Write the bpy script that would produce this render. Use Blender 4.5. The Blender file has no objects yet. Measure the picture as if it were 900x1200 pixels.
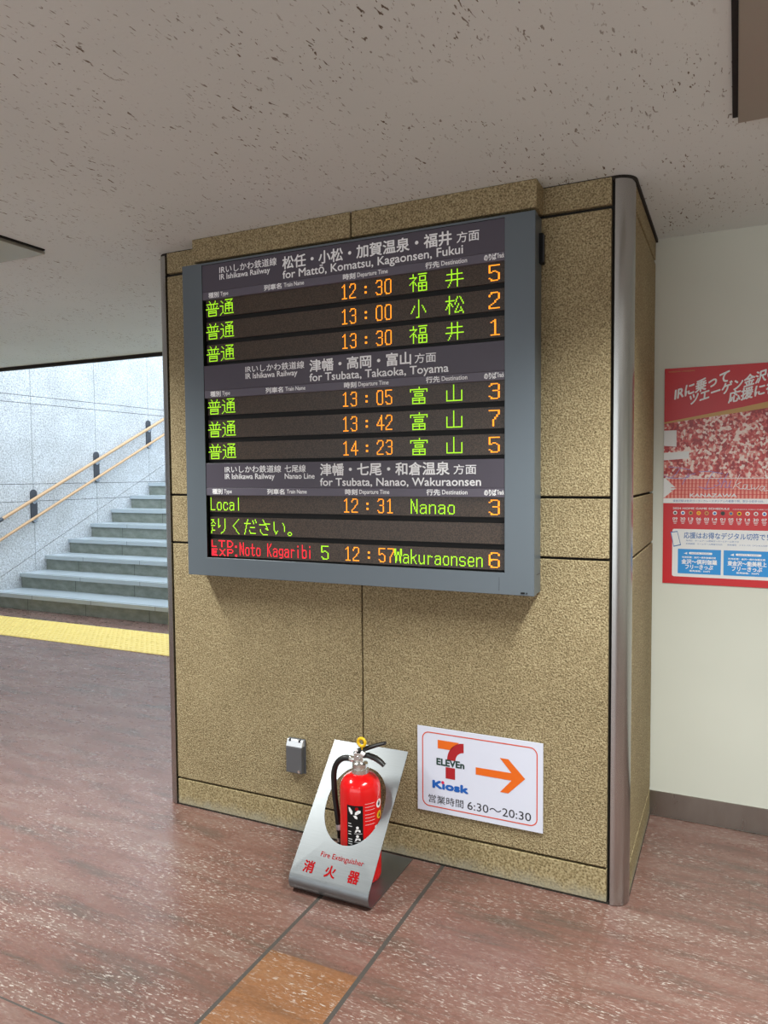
import bpy, bmesh, math, random
from mathutils import Vector, Matrix

random.seed(7)
C = bpy.context.scene.collection
SC = bpy.context.scene

# ------------------------------------------------------------------ camera
CAM = (0.3841, -2.6106, 1.5127)
YAW, PITCH, ROLL, FPX = 0.4435, -0.0512, -0.0076, 868.35


def camera_matrix():
    fw = Vector((-math.sin(YAW) * math.cos(PITCH), math.cos(YAW) * math.cos(PITCH), math.sin(PITCH)))
    r = Vector((math.cos(YAW), math.sin(YAW), 0))
    u = r.cross(fw)
    c, s = math.cos(ROLL), math.sin(ROLL)
    r2 = c * r + s * u
    u2 = -s * r + c * u
    m = Matrix((r2, u2, -fw)).transposed().to_4x4()
    m.translation = Vector(CAM)
    return m


cd = bpy.data.cameras.new('camera')
cd.sensor_fit = 'VERTICAL'
cd.sensor_height = 36.0
cd.lens = FPX / 1200 * 36.0
cd.clip_start = 0.05
cam = bpy.data.objects.new('camera', cd)
C.objects.link(cam)
cam.matrix_world = camera_matrix()
SC.camera = cam

# ------------------------------------------------------------------ exposure, sky, lamps
SC.view_settings.view_transform = 'Standard'
SC.view_settings.look = 'None'
SC.view_settings.gamma = 1.0
SC.view_settings.use_curve_mapping = False
SC.view_settings.exposure = 0.36
SC.cycles.use_denoising = True
SC.cycles.max_bounces = 10
SC.cycles.diffuse_bounces = 6
SC.cycles.sample_clamp_indirect = 6.0

world = bpy.data.worlds.new('sky')
SC.world = world
world.use_nodes = True
bg = world.node_tree.nodes['Background']
bg.inputs[0].default_value = (0.80, 0.91, 1.0, 1)
bg.inputs[1].default_value = 3.5


def lamp(name, x, y, z, sx, sy, watts, spread, col=(0.98, 1.0, 0.95)):
    l = bpy.data.lights.new(name, 'AREA')
    l.shape = 'RECTANGLE'
    l.size, l.size_y = sx, sy
    l.energy = watts
    l.color = col
    l.spread = math.radians(spread)
    o = bpy.data.objects.new(name, l)
    C.objects.link(o)
    o.location = (x, y, z)
    return o


FIX = [(0.36, 0.66), (-2.665, -2.345)]          # the two ceiling fixtures the photo shows
lamp('fixture_lamp', 0.515, -0.95, 2.470, 0.22, 1.0, 46, 124)
lamp('fixture_lamp', -2.505, -0.95, 2.470, 0.22, 1.0, 46, 124)
for lx in (-5.5, -2.5, 0.5, 3.3):                # the same row of fixtures goes on behind the viewer
    lamp('ceiling_lamp', lx, -4.1, 2.47, 0.25, 1.2, 34, 130)
lamp('ceiling_lamp', -5.5, -0.95, 2.47, 0.22, 1.0, 34, 128)
lamp('ceiling_lamp', 3.3, -0.95, 2.47, 0.25, 1.2, 36, 128)
# added cool fill light behind the viewer, lifting the ceiling and pillar front
d = lamp('added_fill_light', -1.5, -6.9, 1.25, 8.0, 2.2, 95, 180, (0.90, 0.96, 1.0))
d.rotation_euler = (math.radians(90), 0, 0)

# ------------------------------------------------------------------ materials


def lin(r, g, b):
    f = lambda v: (v / 255 / 12.92) if v / 255 <= 0.04045 else ((v / 255 + 0.055) / 1.055) ** 2.4
    return (f(r), f(g), f(b), 1)


class Mat:
    """small helper round one node tree"""

    def __init__(s, name, col=(0.5, 0.5, 0.5, 1), rough=0.5, metal=0.0, spec=0.5):
        s.m = bpy.data.materials.new(name)
        s.m.use_nodes = True
        s.t = s.m.node_tree
        s.b = s.t.nodes['Principled BSDF']
        s.b.inputs['Base Color'].default_value = col
        s.b.inputs['Roughness'].default_value = rough
        s.b.inputs['Metallic'].default_value = metal
        s.b.inputs['Specular IOR Level'].default_value = spec
        s.co = None

    def n(s, typ, **kw):
        nd = s.t.nodes.new(typ)
        for k, v in kw.items():
            setattr(nd, k, v)
        return nd

    def l(s, a, b):
        s.t.links.new(a, b)

    def coord(s, scale=(1, 1, 1), rot=(0, 0, 0)):
        if s.co is None:
            s.co = s.n('ShaderNodeTexCoord').outputs['Object']
        mp = s.n('ShaderNodeMapping')
        mp.inputs['Scale'].default_value = scale
        mp.inputs['Rotation'].default_value = rot
        s.l(s.co, mp.inputs[0])
        return mp.outputs[0]

    def noise(s, vec, scale, detail=3, rough=0.5, dist=0.0):
        nd = s.n('ShaderNodeTexNoise')
        s.l(vec, nd.inputs['Vector'])
        nd.inputs['Scale'].default_value = scale
        nd.inputs['Detail'].default_value = detail
        nd.inputs['Roughness'].default_value = rough
        nd.inputs['Distortion'].default_value = dist
        return nd.outputs[0]

    def voro(s, vec, scale, feature='F1', out=0):
        nd = s.n('ShaderNodeTexVoronoi', feature=feature)
        s.l(vec, nd.inputs['Vector'])
        nd.inputs['Scale'].default_value = scale
        return nd.outputs[out]

    def ramp(s, fac, stops):
        nd = s.n('ShaderNodeValToRGB')
        e = nd.color_ramp.elements
        while len(e) < len(stops):
            e.new(0.5)
        for el, (p, c) in zip(e, stops):
            el.position = p
            el.color = c if len(c) == 4 else (*c, 1)
        s.l(fac, nd.inputs[0])
        return nd.outputs[0]

    def mix(s, fac, a, b, mode='MIX'):
        nd = s.n('ShaderNodeMix', data_type='RGBA', blend_type=mode)
        for sock, v in ((nd.inputs[0], fac), (nd.inputs[6], a), (nd.inputs[7], b)):
            if isinstance(v, (int, float)):
                sock.default_value = v
            elif isinstance(v, tuple):
                sock.default_value = v
            else:
                s.l(v, sock)
        return nd.outputs[2]

    def math(s, op, a, b=0.0):
        nd = s.n('ShaderNodeMath', operation=op)
        for sock, v in ((nd.inputs[0], a), (nd.inputs[1], b)):
            if isinstance(v, (int, float)):
                sock.default_value = v
            else:
                s.l(v, sock)
        return nd.outputs[0]

    def color(s, out):
        s.l(out, s.b.inputs['Base Color'])

    def roughness(s, out):
        s.l(out, s.b.inputs['Roughness'])

    def bump(s, h, strength=0.3, dist=0.01):
        nd = s.n('ShaderNodeBump')
        nd.inputs['Strength'].default_value = strength
        nd.inputs['Distance'].default_value = dist
        s.l(h, nd.inputs['Height'])
        s.l(nd.outputs[0], s.b.inputs['Normal'])


BW = ((0, 0, 0, 1), (1, 1, 1, 1))


def stone_mat(name, dark, mid, light, scale=150, bump=0.9, bd=0.006):
    m = Mat(name, rough=0.75, spec=0.35)
    v = m.coord()
    a = m.noise(v, scale, 3, 0.6)
    b = m.voro(v, scale * 0.9)
    big = m.noise(v, 3.0, 3, 0.6)
    mixd = m.math('ADD', m.math('MULTIPLY', a, 0.75), m.math('MULTIPLY', b, 0.35))
    c = m.ramp(mixd, [(0.36, dark), (0.52, mid), (0.72, light)])
    tint = m.ramp(big, [(0.3, (0.88, 0.86, 0.82)), (0.7, (1.06, 1.05, 1.03))])
    m.color(m.mix(1.0, c, tint, 'MULTIPLY'))
    m.bump(mixd, bump, bd)
    return m


M = {}
M['stone'] = stone_mat('bush hammered stone', lin(99, 87, 61), lin(145, 130, 98), lin(183, 170, 136), 185).m
M['base_stone'] = stone_mat('base course stone', lin(96, 84, 58), lin(142, 128, 94), lin(178, 165, 130), 130, 0.4, 0.003)
# pale dirty band where the base course meets the floor
mb = M['base_stone']
geo = mb.n('ShaderNodeSeparateXYZ')
mb.l(mb.co, geo.inputs[0])
nz = mb.noise(mb.coord((1, 1, 0.6)), 26, 3)
hz = mb.math('ADD', geo.outputs[2], mb.math('MULTIPLY', nz, 0.07))
stain = mb.ramp(hz, [(0.035, (0.75, 0.75, 0.75)), (0.085, (0, 0, 0))])
old = mb.b.inputs['Base Color'].links[0].from_socket
mb.color(mb.mix(stain, old, lin(148, 145, 128)))
M['base_stone'] = mb.m
M['grey_stone'] = stone_mat('grey granite', lin(148, 152, 155), lin(184, 188, 194), lin(210, 215, 222), 60, 0.6, 0.006).m
M['dark'] = Mat('dark joint', lin(30, 27, 24), 0.8).m
M['mortar'] = Mat('joint mortar', lin(34, 30, 24), 0.9).m


def floor_mat(name, c1, c2, c3):
    m = Mat(name, rough=0.3, spec=0.5)
    v = m.coord((0.55, 3.2, 1), (0, 0, math.radians(-4)))
    base = m.ramp(m.noise(v, 2.6, 8, 0.72, 0.2), [(0.34, c1), (0.5, c2), (0.68, c3)])
    fine = m.ramp(m.noise(m.coord((1, 3, 1)), 60, 3, 0.6), [(0.3, (0.80, 0.78, 0.77)), (0.7, (1.1, 1.1, 1.1))])
    base = m.mix(1.0, base, fine, 'MULTIPLY')
    # pale flecks, drawn out along the stone's bedding
    fl = m.ramp(m.noise(m.coord((1.0, 4.2, 1), (0, 0, math.radians(-5))), 40, 5, 0.68, 0.3), [(0.555, BW[0]), (0.625, BW[1])])
    where = m.ramp(m.noise(m.coord((0.7, 2.4, 1)), 2.6, 3, 0.6), [(0.38, (0.10, 0.10, 0.10)), (0.60, (0.9, 0.9, 0.9))])
    fl = m.math('MULTIPLY', fl, where)
    col = m.mix(fl, base, lin(182, 173, 166))
    # dark pits
    pit = m.ramp(m.noise(m.coord((1, 2.0, 1)), 46, 2, 0.5), [(0.26, (0.8, 0.8, 0.8)), (0.31, BW[0])])
    col = m.mix(m.math('MULTIPLY', pit, 0.25), col, lin(60, 50, 46))
    # hairline joints between the big slabs
    br = m.n('ShaderNodeTexBrick')
    m.l(m.coord((1, 1, 1)), br.inputs['Vector'])
    br.inputs['Color1'].default_value = (1, 1, 1, 1)
    br.inputs['Color2'].default_value = (0.9, 0.89, 0.88, 1)
    br.inputs['Mortar'].default_value = (0.80, 0.78, 0.77, 1)
    br.inputs['Scale'].default_value = 1.0
    br.inputs['Brick Width'].default_value = 0.9
    br.inputs['Row Height'].default_value = 0.6
    br.inputs['Mortar Size'].default_value = 0.0016
    col = m.mix(0.8, col, br.outputs[0], 'MULTIPLY')
    m.color(col)
    m.roughness(m.ramp(m.noise(m.coord((1, 2, 1)), 9, 4, 0.6), [(0.3, (0.22, 0.22, 0.22)), (0.7, (0.38, 0.38, 0.38))]))
    m.bump(m.noise(m.coord((1, 2.5, 1)), 30, 3), 0.12, 0.002)
    return m.m


M['floor'] = floor_mat('red brown stone floor', lin(90, 76, 69), lin(113, 82, 74), lin(124, 103, 95))
M['floor_strip'] = floor_mat('orange brown stone floor', lin(112, 80, 58), lin(130, 90, 62), lin(136, 102, 76))
M['grout'] = Mat('floor grout', lin(62, 57, 53), 0.7).m

mc = Mat('fissured acoustic ceiling board', rough=0.9, spec=0.2)
f1 = mc.ramp(mc.noise(mc.coord((3.4, 1, 1), (0, 0, math.radians(10))), 31, 2, 0.5, 0.5), [(0.668, BW[0]), (0.69, BW[1])])
f2 = mc.ramp(mc.noise(mc.coord((2.8, 1, 1), (0, 0, math.radians(-14))), 44, 2, 0.5, 0.5), [(0.68, BW[0]), (0.705, BW[1])])
fz = mc.math('MAXIMUM', f1, f2)
fm = mc.ramp(mc.noise(mc.coord(), 3.2, 3), [(0.40, (0.1, 0.1, 0.1)), (0.58, BW[1])])
fz = mc.math('MULTIPLY', fz, fm)
cb = mc.ramp(mc.noise(mc.coord(), 1.2, 3), [(0.3, lin(214, 224, 225)), (0.7, lin(221, 230, 231))])
mc.color(mc.mix(fz, cb, lin(112, 104, 94)))
mc.bump(mc.math('SUBTRACT', mc.math('MULTIPLY', mc.noise(mc.coord(), 70, 3), 0.25), fz), 0.4, 0.004)
M['ceiling'] = mc.m

mw = Mat('cream wall panel', rough=0.45, spec=0.35)
mw.color(mw.ramp(mw.noise(mw.coord(), 2.0, 2), [(0.3, lin(205, 208, 198)), (0.7, lin(210, 213, 203))]))
M['cream'] = mw.m


def metal(name, col, rough, brush=None, metallic=1.0):
    m = Mat(name, col, rough, metallic)
    if brush:
        n = m.noise(m.coord(brush), 10, 3, 0.6)
        m.roughness(m.ramp(n, [(0.2, (rough * 0.8,) * 3), (0.8, (rough * 1.2,) * 3)]))
        m.color(m.ramp(n, [(0.2, tuple(c * 0.88 for c in col[:3])), (0.8, tuple(min(1, c * 1.06) for c in col[:3]))]))
    return m.m


M['steel'] = metal('stainless corner trim', (0.46, 0.455, 0.45, 1), 0.27)
M['stand'] = metal('brushed stainless sheet', (0.235, 0.25, 0.262, 1), 0.42, (1.2, 50, 50), 0.95)
M['skirting'] = metal('brown stainless skirting', (0.36, 0.33, 0.30, 1), 0.30, (2, 2, 0.5))
M['chrome'] = metal('plated valve metal', (0.72, 0.72, 0.70, 1), 0.22)
M['fixture'] = metal('grey metal fixture panel', (0.36, 0.35, 0.30, 1), 0.42, None, 0.55)
M['case'] = Mat('blue grey painted metal', lin(100, 110, 118), 0.34, 0.25, 0.5).m
M['header'] = Mat('purple grey header plate', lin(76, 70, 83), 0.42).m
M['strip'] = Mat('lighter purple grey strip', lin(95, 90, 104), 0.42).m
M['black'] = Mat('black plastic', lin(12, 12, 13), 0.55, 0, 0.3).m
M['rubber'] = Mat('black hose rubber', lin(20, 20, 21), 0.42).m
M['white_ink'] = Mat('white lettering', lin(246, 247, 250), 0.5).m
M['grey_box'] = Mat('grey painted outlet cover', lin(96, 98, 102), 0.45, 0.3).m
M['steel_lid'] = metal('bright outlet lid', (0.82, 0.86, 0.92, 1), 0.35, None, 0.6)
M['sheet'] = Mat('white sign board', lin(214, 219, 236), 0.35).m
M['ink_red'] = Mat('dark red print', lin(168, 24, 34), 0.4).m
M['ink_orange'] = Mat('orange print', lin(226, 104, 18), 0.4).m
M['ink_border'] = Mat('vermilion border print', lin(214, 78, 48), 0.4).m
M['ink_blue'] = Mat('blue print', lin(22, 92, 178), 0.4).m
M['ink_green'] = Mat('dark green print', lin(22, 58, 50), 0.4).m
M['ink_black'] = Mat('black print', lin(38, 40, 46), 0.4).m
M['ink_pink'] = Mat('pink print', lin(214, 30, 80), 0.4).m
M['ink_white'] = Mat('white print', lin(238, 238, 240), 0.35).m
M['red_letters'] = Mat('red stand lettering', lin(150, 14, 20), 0.75, 0, 0.1).m
M['red_paint'] = Mat('red enamel', lin(214, 14, 18), 0.16, 0, 0.6).m
M['yellow'] = Mat('yellow plastic', lin(236, 190, 24), 0.4).m
M['wood'] = Mat('tan handrail', lin(190, 154, 116), 0.4).m
M['bracket'] = Mat('dark grey bracket', lin(74, 78, 86), 0.45, 0.3).m
M['bracket_pin'] = Mat('pale bracket knob', lin(196, 206, 220), 0.35, 0.4).m
M['tactile'] = Mat('yellow tactile tile', lin(224, 197, 108), 0.5).m
ms = Mat('greenish step stone', rough=0.42)
ms.color(ms.ramp(ms.noise(ms.coord((1, 1, 2)), 9, 5, 0.7), [(0.3, lin(112, 118, 108)), (0.7, lin(142, 147, 138))]))
ms.bump(ms.noise(ms.coord(), 60, 3), 0.15, 0.002)
M['step'] = ms.m
M['nosing'] = Mat('sky tinted step nosing', lin(176, 186, 192), 0.25).m  # treads paler and bluer than the risers: sky reflection put into the colour
M['step_line'] = Mat('dark step joint', lin(74, 78, 70), 0.7).m

# dark brown LED matrix glass with its fine grid of unlit lamps
ml = Mat('unlit LED matrix', lin(70, 58, 50), 0.38)
g = ml.voro(ml.coord(), 240)
ml.color(ml.ramp(g, [(0.2, lin(86, 69, 55)), (0.6, lin(54, 42, 33))]))
M['matrix'] = ml.m


def led(name, col, strength):
    m = Mat(name, col, 0.5)
    m.b.inputs['Emission Color'].default_value = col
    m.b.inputs['Emission Strength'].default_value = strength
    return m.m


M['led_green'] = led('green LED', (0.36, 0.80, 0.012, 1), 0.72)
M['led_orange'] = led('orange LED', (1.0, 0.30, 0.012, 1), 1.05)
M['led_red'] = led('red LED', (0.95, 0.012, 0.03, 1), 0.95)

M['p_red'] = Mat('poster red', lin(196, 20, 30), 0.3).m
M['p_pale'] = Mat('poster pale grey', lin(224, 226, 228), 0.3).m
M['p_blue'] = Mat('poster blue', lin(26, 140, 214), 0.3).m
M['p_navy'] = Mat('poster blue text', lin(52, 104, 170), 0.3).m
M['p_gold'] = Mat('poster gold', lin(196, 152, 76), 0.3).m
M['p_violet'] = Mat('poster violet script', lin(150, 140, 206), 0.3).m
mp_ = Mat('poster crowd print', rough=0.3)
vc = mp_.voro(mp_.coord((1, 1, 0.8)), 120, 'F1', 1)
sep = mp_.n('ShaderNodeSeparateColor')
mp_.l(vc, sep.inputs[0])
bl = mp_.noise(mp_.coord((1, 1, 1.4)), 16, 5, 0.6, 0.4)
mp_.color(mp_.ramp(mp_.math('ADD', mp_.math('MULTIPLY', sep.outputs[0], 0.35), mp_.math('MULTIPLY', bl, 0.75)),
                   [(0.40, lin(150, 24, 30)), (0.52, lin(196, 60, 58)), (0.60, lin(214, 130, 120)), (0.68, lin(234, 214, 206))]))
M['p_crowd'] = mp_.m
mp2 = Mat('poster stand print', rough=0.3)
wv = mp2.n('ShaderNodeTexWave')
wv.bands_direction = 'X'
mp2.l(mp2.coord(), wv.inputs['Vector'])
wv.inputs['Scale'].default_value = 22
wv.inputs['Distortion'].default_value = 1.5
mp2.color(mp2.ramp(wv.outputs[0], [(0.3, lin(204, 74, 62)), (0.7, lin(228, 150, 134))]))
M['p_seats'] = mp2.m

# ------------------------------------------------------------------ mesh helpers


class MB:
    def __init__(s):
        s.v, s.f, s.m, s.mats = [], [], [], []

    def mi(s, mat):
        if mat not in s.mats:
            s.mats.append(mat)
        return s.mats.index(mat)

    def poly(s, pts, mat):
        i = len(s.v)
        s.v += [tuple(p) for p in pts]
        s.f.append(tuple(range(i, i + len(pts))))
        s.m.append(s.mi(mat))

    def box(s, x0, x1, y0, y1, z0, z1, mat):
        i = len(s.v)
        s.v += [(x0, y0, z0), (x1, y0, z0), (x1, y1, z0), (x0, y1, z0), (x0, y0, z1), (x1, y0, z1), (x1, y1, z1), (x0, y1, z1)]
        k = s.mi(mat)
        for q in ((0, 3, 2, 1), (4, 5, 6, 7), (0, 1, 5, 4), (1, 2, 6, 5), (2, 3, 7, 6), (3, 0, 4, 7)):
            s.f.append(tuple(i + a for a in q))
            s.m.append(k)

    def mesh(s, verts, faces, mat):
        i = len(s.v)
        s.v += [tuple(p) for p in verts]
        k = s.mi(mat)
        for f in faces:
            s.f.append(tuple(i + a for a in f))
            s.m.append(k)

    def tube(s, pts, rad, mat, n=12, cap=True, flat=None):
        """sweep; rad may be one number, a list, or pairs (half width, half height)"""
        pts = [Vector(p) for p in pts]
        rads = rad if isinstance(rad, list) else [rad] * len(pts)
        base = len(s.v)
        k = s.mi(mat)
        prev = None
        for j, p in enumerate(pts):
            d = (pts[min(j + 1, len(pts) - 1)] - pts[max(j - 1, 0)]).normalized()
            if prev is None:
                up = Vector(flat) if flat else (Vector((0, 0, 1)) if abs(d.z) < 0.9 else Vector((0, 1, 0)))
                a = d.cross(up).normalized()
            else:
                a = (prev - d * prev.dot(d)).normalized()
            prev = a
            b = d.cross(a)
            ra, rb = rads[j] if isinstance(rads[j], tuple) else (rads[j], rads[j])
            for q in range(n):
                t = 2 * math.pi * q / n
                s.v.append(tuple(p + a * ra * math.cos(t) + b * rb * math.sin(t)))
        for j in range(len(pts) - 1):
            for q in range(n):
                s.f.append((base + j * n + q, base + j * n + (q + 1) % n, base + (j + 1) * n + (q + 1) % n, base + (j + 1) * n + q))
                s.m.append(k)
        if cap:
            s.f.append(tuple(base + q for q in range(n))[::-1])
            s.m.append(k)
            e = base + (len(pts) - 1) * n
            s.f.append(tuple(e + q for q in range(n)))
            s.m.append(k)

    def lathe(s, prof, cx, cy, z0, mat, n=40):
        base = len(s.v)
        k = s.mi(mat)
        for r, z in prof:
            for q in range(n):
                t = 2 * math.pi * q / n
                s.v.append((cx + r * math.cos(t), cy + r * math.sin(t), z0 + z))
        for j in range(len(prof) - 1):
            for q in range(n):
                s.f.append((base + j * n + q, base + j * n + (q + 1) % n, base + (j + 1) * n + (q + 1) % n, base + (j + 1) * n + q))
                s.m.append(k)
        s.f.append(tuple(base + q for q in range(n))[::-1])
        s.m.append(k)
        e = base + (len(prof) - 1) * n
        s.f.append(tuple(e + q for q in range(n)))
        s.m.append(k)

    def build(s, name, parent=None, smooth=False, bevel=0.0, loc=(0, 0, 0), weld=False):
        me = bpy.data.meshes.new(name)
        lo = Vector(loc)
        me.from_pydata([tuple(Vector(p) - lo) for p in s.v], [], s.f)
        for mt in s.mats:
            me.materials.append(M[mt])
        for p, k in zip(me.polygons, s.m):
            p.material_index = k
        if weld:
            bm = bmesh.new()
            bm.from_mesh(me)
            bmesh.ops.remove_doubles(bm, verts=bm.verts, dist=1e-5)
            bmesh.ops.recalc_face_normals(bm, faces=bm.faces)
            bm.to_mesh(me)
            bm.free()
        me.update()
        if smooth:
            me.polygons.foreach_set('use_smooth', [True] * len(me.polygons))
            me.set_sharp_from_angle(angle=math.radians(42))
        o = bpy.data.objects.new(name, me)
        C.objects.link(o)
        if parent is None:
            o.location = lo
        else:
            o.parent = parent
            o.location = lo - world_loc(parent)
        if bevel:
            b = o.modifiers.new('bevel', 'BEVEL')
            b.width = bevel
            b.segments = 2
            b.limit_method = 'ANGLE'
            b.angle_limit = math.radians(50)
        return o


def world_loc(o):
    v = Vector((0, 0, 0))
    while o:
        v += o.location
        o = o.parent
    return v


def thing(name, label, cat, loc, group=None):
    o = bpy.data.objects.new(name, None)
    C.objects.link(o)
    o.location = loc
    o.empty_display_size = 0.05
    return tag(o, label, cat, group)


def tag(o, label, cat, group=None):
    o['label'] = label
    o['category'] = cat
    if group:
        o['group'] = group
    return o


def struct(o, label=None):
    o['kind'] = 'structure'
    if label:
        o['label'] = label
    return o


# lettering: outlines of Blender's own built-in typeface turned into flat faces
_tc = {}


def glyphs(body, bold=0.0, shear=0.0):
    key = (body, bold, shear)
    if key not in _tc:
        c = bpy.data.curves.new('t', 'FONT')
        c.body = body
        c.size = 1
        c.offset = bold
        c.shear = shear
        c.resolution_u = 3
        o = bpy.data.objects.new('t', c)
        C.objects.link(o)
        me = bpy.data.meshes.new_from_object(o.evaluated_get(bpy.context.evaluated_depsgraph_get()))
        vs = [(v.co.x, v.co.y) for v in me.vertices]
        fs = [tuple(p.vertices) for p in me.polygons]
        bpy.data.objects.remove(o)
        bpy.data.curves.remove(c)
        bpy.data.meshes.remove(me)
        _tc[key] = (vs, fs)
    return _tc[key]


class Plane:
    """a flat face to print on: origin, right, up; offset goes towards the reader"""

    def __init__(s, o, ex, ey):
        s.o, s.ex, s.ey = Vector(o), Vector(ex).normalized(), Vector(ey).normalized()
        s.n = s.ex.cross(s.ey)

    def __call__(s, u, v, off=0.0):
        return s.o + s.ex * u + s.ey * v + s.n * off


CAPH = max(p[1] for p in glyphs('H')[0])


def write(mb, pl, body, u0, u1, v0, h, mat, off=0.0006, cap=False, bold=0.0, shear=0.0, skew=0.0):
    """body set so that it spans u0..u1 and rises h from v0 (cap: v0 is the baseline and h the capital height)"""
    vs, fs = glyphs(body, 0.0, shear)
    xa, xb = min(p[0] for p in vs), max(p[0] for p in vs)
    ya, yb = min(p[1] for p in vs), max(p[1] for p in vs)
    if cap:
        ya, yb = 0.0, CAPH
    sx, sy = (u1 - u0) / (xb - xa), h / (yb - ya)
    # heavier weights: the same outline overprinted a hair to either side
    w_ = max(0.0, bold) * sy
    k = [(0, 0)] if not w_ else [(w_ * math.cos(i * math.pi / 3), w_ * math.sin(i * math.pi / 3)) for i in range(6)]
    for q, (du, dv) in enumerate(k):
        mb.mesh([pl(u0 + (x - xa) * sx + du, v0 + (y - ya) * sy + skew * (x - xa) * sx + dv, off + q * 0.00004) for x, y in vs], fs, mat)


def shape(mb, pl, pts, mat, off=0.0006):
    mb.poly([pl(u, v, off) for u, v in pts], mat)


def disc(mb, pl, u, v, r, mat, off=0.0006, n=20, ry=None):
    ry = ry or r
    shape(mb, pl, [(u + r * math.cos(2 * math.pi * i / n), v + ry * math.sin(2 * math.pi * i / n)) for i in range(n)], mat, off)


def rrect(u0, u1, v0, v1, r, n=6):
    pts = []
    for cx, cy, a0 in ((u1 - r, v1 - r, 0), (u0 + r, v1 - r, 90), (u0 + r, v0 + r, 180), (u1 - r, v0 + r, 270)):
        for i in range(n + 1):
            a = math.radians(a0 + 90 * i / n)
            pts.append((cx + r * math.cos(a), cy + r * math.sin(a)))
    return pts


def ring(mb, pl, outer, inner, mat, off=0.0006):
    n = len(outer)
    for i in range(n):
        j = (i + 1) % n
        shape(mb, pl, [outer[i], outer[j], inner[j], inner[i]], mat, off)


# ------------------------------------------------------------------ the setting
H = 2.5
XL, XR, YB, YE = -7.415, 4.5, -7.0, 2.047          # hall: left wall, right wall, wall behind, ceiling edge
PL, PR, PD = -1.9795, 0.066, 0.786                 # pillar: left and right faces, depth

# floor: big slabs, two dark joints and the orange strip between them
fb = MB()
J1, J2, JX = -0.940, -0.6155, -1.213


def fq(x0, x1, y0, y1, mat):
    fb.poly([(x0, y0, 0), (x1, y0, 0), (x1, y1, 0), (x0, y1, 0)], mat)


fq(XL, J1 - 0.007, YB, JX - 0.003, 'floor')
fq(XL, J1 - 0.007, JX - 0.003, JX + 0.003, 'grout')
fq(XL, J1 - 0.007, JX + 0.003, 3.3, 'floor')
fq(J1 - 0.007, J1 + 0.007, YB, 3.3, 'grout')
fq(J1 + 0.007, J2 - 0.0075, YB, -0.70, 'floor_strip')
fq(J1 + 0.007, J2 - 0.0075, -0.70, 3.3, 'floor')
fq(J2 - 0.0075, J2 + 0.0075, YB, 3.3, 'grout')
fq(J2 + 0.0075, XR, YB, 3.3, 'floor')
struct(fb.build('floor'))

cb_ = MB()
cb_.box(XL - 0.1, XR + 0.1, YB - 0.1, YE, H, H + 0.25, 'ceiling')
struct(cb_.build('ceiling'))

w = MB()
w.box(PR - 0.03, XR, PD, PD + 0.12, 0, H, 'cream')
struct(w.build('wall_right'), 'cream panelled wall beside the stone pillar')
w = MB()
w.box(PR - 0.004, XR, PD - 0.006, PD - 0.0005, 0.004, 0.112, 'skirting')
struct(w.build('baseboard_right'), 'brown steel skirting along the cream wall')
w = MB()
w.box(XR, XR + 0.1, YB, PD + 0.12, 0, H, 'cream')
struct(w.build('wall_side'))
w = MB()
w.box(XL - 0.1, XR + 0.1, YB - 0.1, YB, 0, H, 'cream')
struct(w.build('wall_back'))

# dark edge where the hall ceiling ends over the stairs
t = MB()
t.box(XL, PL, YE - 0.02, YE + 0.012, H - 0.028, H + 0.26, 'mortar')
struct(t.build('trim_1'), 'dark edge strip of the ceiling over the stairs')

# stairwell
SY, RUN, RISE, NS = 3.173, 0.367, 0.176, 16
wl = MB()
HJ = [1.212, 1.424, 2.405, 2.496]
VJ = [y for y in (-6.2, -5.2, -4.2, -3.2, -2.2, -1.2, -0.2, 0.79, 1.78, 2.775, 3.770, 4.772, 5.770, 6.77, 7.77, 8.77, 9.77)]
zs = [0.0] + HJ + [3.7, 5.2]
ys = [YB] + VJ + [11.0]
gp = 0.006
wl.box(XL - 0.2, XL - 0.012, YB, 11.0, -0.1, 5.2, 'mortar')
slope = RISE / RUN


def sj(y):                                          # the joint that climbs with the stairs
    return 0.33 + (y - 3.273) * slope


for i in range(len(ys) - 1):
    ya, yb = ys[i] + gp / 2, ys[i + 1] - gp / 2
    for j in range(len(zs) - 1):
        za, zb = zs[j] + (gp / 2 if j else 0), zs[j + 1] - gp / 2
        # cut every slab along the climbing joint
        for side in (0, 1):
            quad = [(ya, za), (yb, za), (yb, zb), (ya, zb)]
            out = []
            g0 = gp * 0.6 * (1 if side else -1)
            f = lambda p: (p[1] - sj(p[0]) - g0) * (1 if side else -1)
            if ya < 2.5:
                if side == 0:
                    continue
                out = quad
            else:
                for a in range(4):
                    p, q = quad[a], quad[(a + 1) % 4]
                    fp, fq_ = f(p), f(q)
                    if fp >= 0:
                        out.append(p)
                    if (fp > 0 > fq_) or (fp < 0 < fq_):
                        t_ = fp / (fp - fq_)
                        out.append((p[0] + (q[0] - p[0]) * t_, p[1] + (q[1] - p[1]) * t_))
            if len(out) >= 3:
                n_ = len(out)
                wl.mesh([(XL, y, z) for y, z in out] + [(XL - 0.012, y, z) for y, z in out],
                        [tuple(range(n_))] + [((k + 1) % n_, k, n_ + k, n_ + (k + 1) % n_) for k in range(n_)], 'grey_stone')
struct(wl.build('wall_left', weld=False), 'pale grey granite wall along the stairs')
w = MB()
w.box(PL, PL + 0.1, PD + 0.13, 11.0, 0, 5.2, 'grey_stone')
struct(w.build('wall_stair'))

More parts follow.
